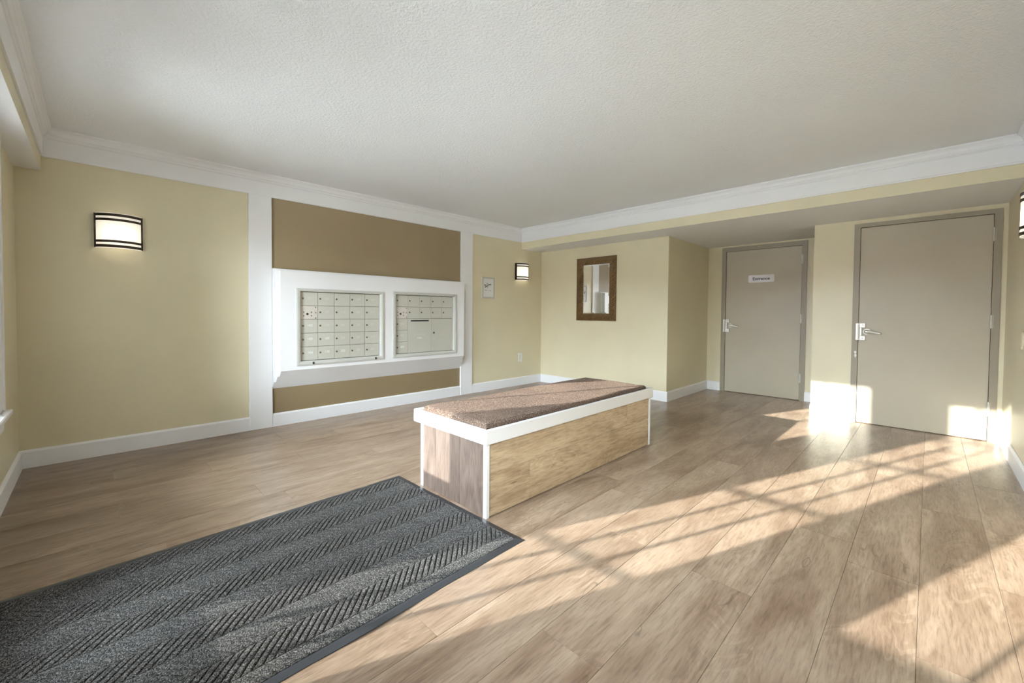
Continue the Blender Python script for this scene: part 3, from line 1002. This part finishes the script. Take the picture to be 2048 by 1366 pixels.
bm = bmesh.new()
rings = []
for r, d in ((0.066, 0.0), (0.066, 0.006), (0.058, 0.012), (0.030, 0.015), (0.004, 0.016)):
    rings.append([(4.735 + r * math.cos(a), YR + d, 0.952 + r * math.sin(a)) for a in [2 * math.pi * k / 32 for k in range(32)]])
o = mesh('wall_bumper_plate', loft(bm, rings), 'wall', None)
o['label'] = 'round khaki-painted cover plate on the right wall'
o['category'] = 'wall plate'

# ------------------------------------------------------------------ bench
bx0, bx1, by0, by1 = 1.526, 3.455, 1.630, 2.256
rx0, rx1, ry0, ry1, rz0, rz1 = 1.517, 3.486, 1.622, 2.326, 0.406, 0.487
root = thing('bench', 'oak-panelled box bench with white rim and corner posts', 'bench', ((bx0 + bx1) / 2, (by0 + by1) / 2, 0))
rt_ = 0.022
for a in ((rx0, rx1, ry0, ry0 + rt_), (rx0, rx1, ry1 - rt_, ry1), (rx0, rx0 + rt_, ry0 + rt_ + 0.0004, ry1 - rt_ - 0.0004),
          (rx1 - rt_, rx1, ry0 + rt_ + 0.0004, ry1 - rt_ - 0.0004)):
    mesh('rim_board', B(*a, rz0, rz1, bev=0.003), 'white', root)
mesh('seat_board', B(rx0 + rt_ + 0.001, rx1 - rt_ - 0.001, ry0 + rt_ + 0.001, ry1 - rt_ - 0.001, 0.455, 0.473), 'white', root)
pw, pt = 0.026, 0.026
for x in (bx0, bx1 - pw):
    for y in (by0, by1 - pt):
        mesh('corner_post', B(x, x + pw, y, y + pt, 0.0, rz0 - 0.0005, bev=0.002), 'white', root)
mesh('core', B(bx0 + 0.017, bx1 - 0.017, by0 + 0.017, by1 - 0.017, 0.004, 0.4545), 'subfloor', root)
zs = 0.236
def fb(x0, x1, y, z0, z1, s):
    yy = (y + 0.004, y + 0.0165) if s < 0 else (y - 0.0165, y - 0.004)
    mesh('front_plank', B(x0 + 0.0006, x1 - 0.0006, yy[0], yy[1], z0 + 0.0006, z1 - 0.0006, bev=0.0008), 'bench_front', root)
for y, s in ((by0, -1), (by1, 1)):
    fb(bx0 + pw, 1.889, y, 0.003, zs, s); fb(1.889, bx1 - pw, y, 0.003, zs, s)
    fb(bx0 + pw, 3.060, y, zs, rz0, s); fb(3.060, bx1 - pw, y, zs, rz0, s)
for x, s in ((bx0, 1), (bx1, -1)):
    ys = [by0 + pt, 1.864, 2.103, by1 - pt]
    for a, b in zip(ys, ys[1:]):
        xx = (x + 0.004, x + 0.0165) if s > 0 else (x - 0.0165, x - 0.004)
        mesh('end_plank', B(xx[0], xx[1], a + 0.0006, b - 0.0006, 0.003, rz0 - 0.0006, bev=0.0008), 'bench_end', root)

# cushion lying in the rim
cx0, cx1, cy0, cy1, cz0, cz1 = 1.5405, 3.395, 1.6455, 2.250, 0.4735, 0.517
random.seed(3)
bm = bmesh.new()
nx_, ny_ = 60, 20
def cush(u, v_):
    e = min(u * (cx1 - cx0), (1 - u) * (cx1 - cx0), v_ * (cy1 - cy0), (1 - v_) * (cy1 - cy0))
    rr = 0.020
    drop = 0.0 if e >= rr else rr - math.sqrt(max(0.0, rr * rr - (rr - e) ** 2))
    wob = 0.0016 * math.sin(9 * u + 2 * v_) + 0.0012 * math.sin(17 * u - 7 * v_ + 1.0)
    return (cx0 + u * (cx1 - cx0), cy0 + v_ * (cy1 - cy0), cz1 - drop + (wob if e >= rr else wob * e / rr))
def spread(n_, L, rr=0.020):
    es = [0, 0.0015, 0.005, 0.011, rr]
    inner = [rr + (L - 2 * rr) * k / n_ for k in range(1, n_)]
    return [x / L for x in es + inner + [L - e for e in es[::-1]]]
us, vv = spread(nx_, cx1 - cx0), spread(ny_, cy1 - cy0)
Gv = [[bm.verts.new(cush(u, v_)) for v_ in vv] for u in us]
for a in range(len(us) - 1):
    for b in range(len(vv) - 1):
        bm.faces.new((Gv[a][b], Gv[a + 1][b], Gv[a + 1][b + 1], Gv[a][b + 1]))
edge = [Gv[k][0] for k in range(len(us))] + [Gv[-1][k] for k in range(1, len(vv))] + \
       [Gv[k][-1] for k in range(len(us) - 2, -1, -1)] + [Gv[0][k] for k in range(len(vv) - 2, 0, -1)]
low = [bm.verts.new((e.co.x, e.co.y, cz0)) for e in edge]
for k in range(len(edge)):
    j = (k + 1) % len(edge)
    bm.faces.new((edge[k], low[k], low[j], edge[j]))
bm.faces.new(low[::-1])
o = mesh('bench_cushion', bm, 'felt', None, smooth=True)
o['label'] = 'thin brown tweed cushion lying on the bench'
o['category'] = 'cushion'

# ------------------------------------------------------------------ mat with herringbone ribs
mat_L, mat_W = 1.86, 1.13
root = thing('entrance_mat', 'charcoal herringbone ribbed mat with black rubber border on the floor', 'mat', (1.512 - mat_L / 2, 1.890, 0.0))
root.rotation_euler = (0, 0, math.radians(1.5))
bd = 0.038
hl, hw = mat_L / 2, mat_W / 2
# rubber border: flat backing with a rim that thins towards the floor; its near long edge is buckled a little
bm = bmesh.new()
def ringr(ins, z, wob):
    pts = []
    def side(p0, p1, n_, near):
        for k in range(n_):
            t = k / n_
            x, y = p0[0] + (p1[0] - p0[0]) * t, p0[1] + (p1[1] - p0[1]) * t
            w_ = 0.0
            if near:
                e = min(1.0, t * 8, (1 - t) * 8)
                w_ = (math.sin(x * 7.0 + 0.6) * 0.6 + math.sin(x * 13.0) * 0.4) * e
            pts.append((x, y - w_ * 0.007 * wob, z + max(0.0, w_) * 0.005 * wob))
    a_, b_ = hl - ins, hw - ins
    side((-a_, -b_), (a_, -b_), 48, True); side((a_, -b_), (a_, b_), 12, False)
    side((a_, b_), (-a_, b_), 24, False); side((-a_, b_), (-a_, -b_), 12, False)
    return pts
loft(bm, [ringr(0, 0.0005, 1.0), ringr(0.001, 0.0022, 1.0), ringr(0.026, 0.0062, 0.5), ringr(bd - 0.003, 0.0064, 0.0), ringr(bd, 0.0040, 0.0)])
mesh('rubber_border', bm, 'rubber', root, local=True)
nb_ = 10
EDGES = [-0.527, -0.463, -0.350, -0.236, -0.126, -0.014, 0.098, 0.206, 0.320, 0.424, 0.527]
pw_ = (mat_W - 2 * bd) / nb_
pl0, pl1 = -hl + bd, hl - bd
pitch = 0.032
hz0, hz1 = 0.0042, 0.0102
def rib_band(k):
    """one band of half-round ribs lying at 45 degrees, cut off square at the band's seams and the mat's ends"""
    ya, yb = EDGES[k], EDGES[k + 1]
    gap = 0.0016
    ya += gap; yb -= gap
    sgn = -1 if k % 2 == 0 else 1
    bm = bmesh.new()
    base_v = [bm.verts.new(p) for p in ((pl0, ya, hz0), (pl1, ya, hz0), (pl1, yb, hz0), (pl0, yb, hz0))]
    bm.faces.new(base_v)
    prof_ = [(0.0, 0.0), (0.03, 0.5), (0.10, 0.80), (0.25, 0.96), (0.5, 1.0), (0.75, 0.96), (0.90, 0.80), (0.97, 0.5), (1.0, 0.0)]
    n_ = int((pl1 - pl0 + pw_) / pitch) + 2
    wy = yb - ya
    NY = 6
    for q_ in range(-1, n_):
        s0 = pl0 - (0 if sgn > 0 else 0) + (q_ - 3) * pitch
        rows_ = []
        for j in range(NY + 1):
            t = j / NY
            y = ya + wy * t
            sh = (wy * t) * sgn + (wy if sgn < 0 else 0)
            e = min(t, 1 - t) * wy
            endf = 1.0 if e > 0.010 else 0.35 + 0.65 * math.sqrt(max(0, 1 - (1 - e / 0.010) ** 2))
            rr = []
            for pu, pz in prof_:
                x = s0 + sh + pu * pitch * 0.86
                x = min(max(x, pl0), pl1)
                rr.append((x, y, hz0 + (hz1 - hz0) * pz * endf))
            rows_.append(rr)
        xs_ = [p[0] for r_ in rows_ for p in r_]
        if max(xs_) - min(xs_) < 1e-5:
            continue
        V_ = [[bm.verts.new(p) for p in r_] for r_ in rows_]
        for a, b in zip(V_, V_[1:]):
            for i in range(len(prof_) - 1):
                if abs(a[i].co.x - a[i + 1].co.x) + abs(b[i].co.x - b[i + 1].co.x) < 1e-7:
                    continue
                bm.faces.new((a[i], a[i + 1], b[i + 1], b[i]))
        bm.faces.new(V_[0]); bm.faces.new(V_[-1][::-1])
    return bm
for k in range(nb_):
    mesh('ribbed_band', rib_band(k), 'pile', root, smooth=False, local=True)
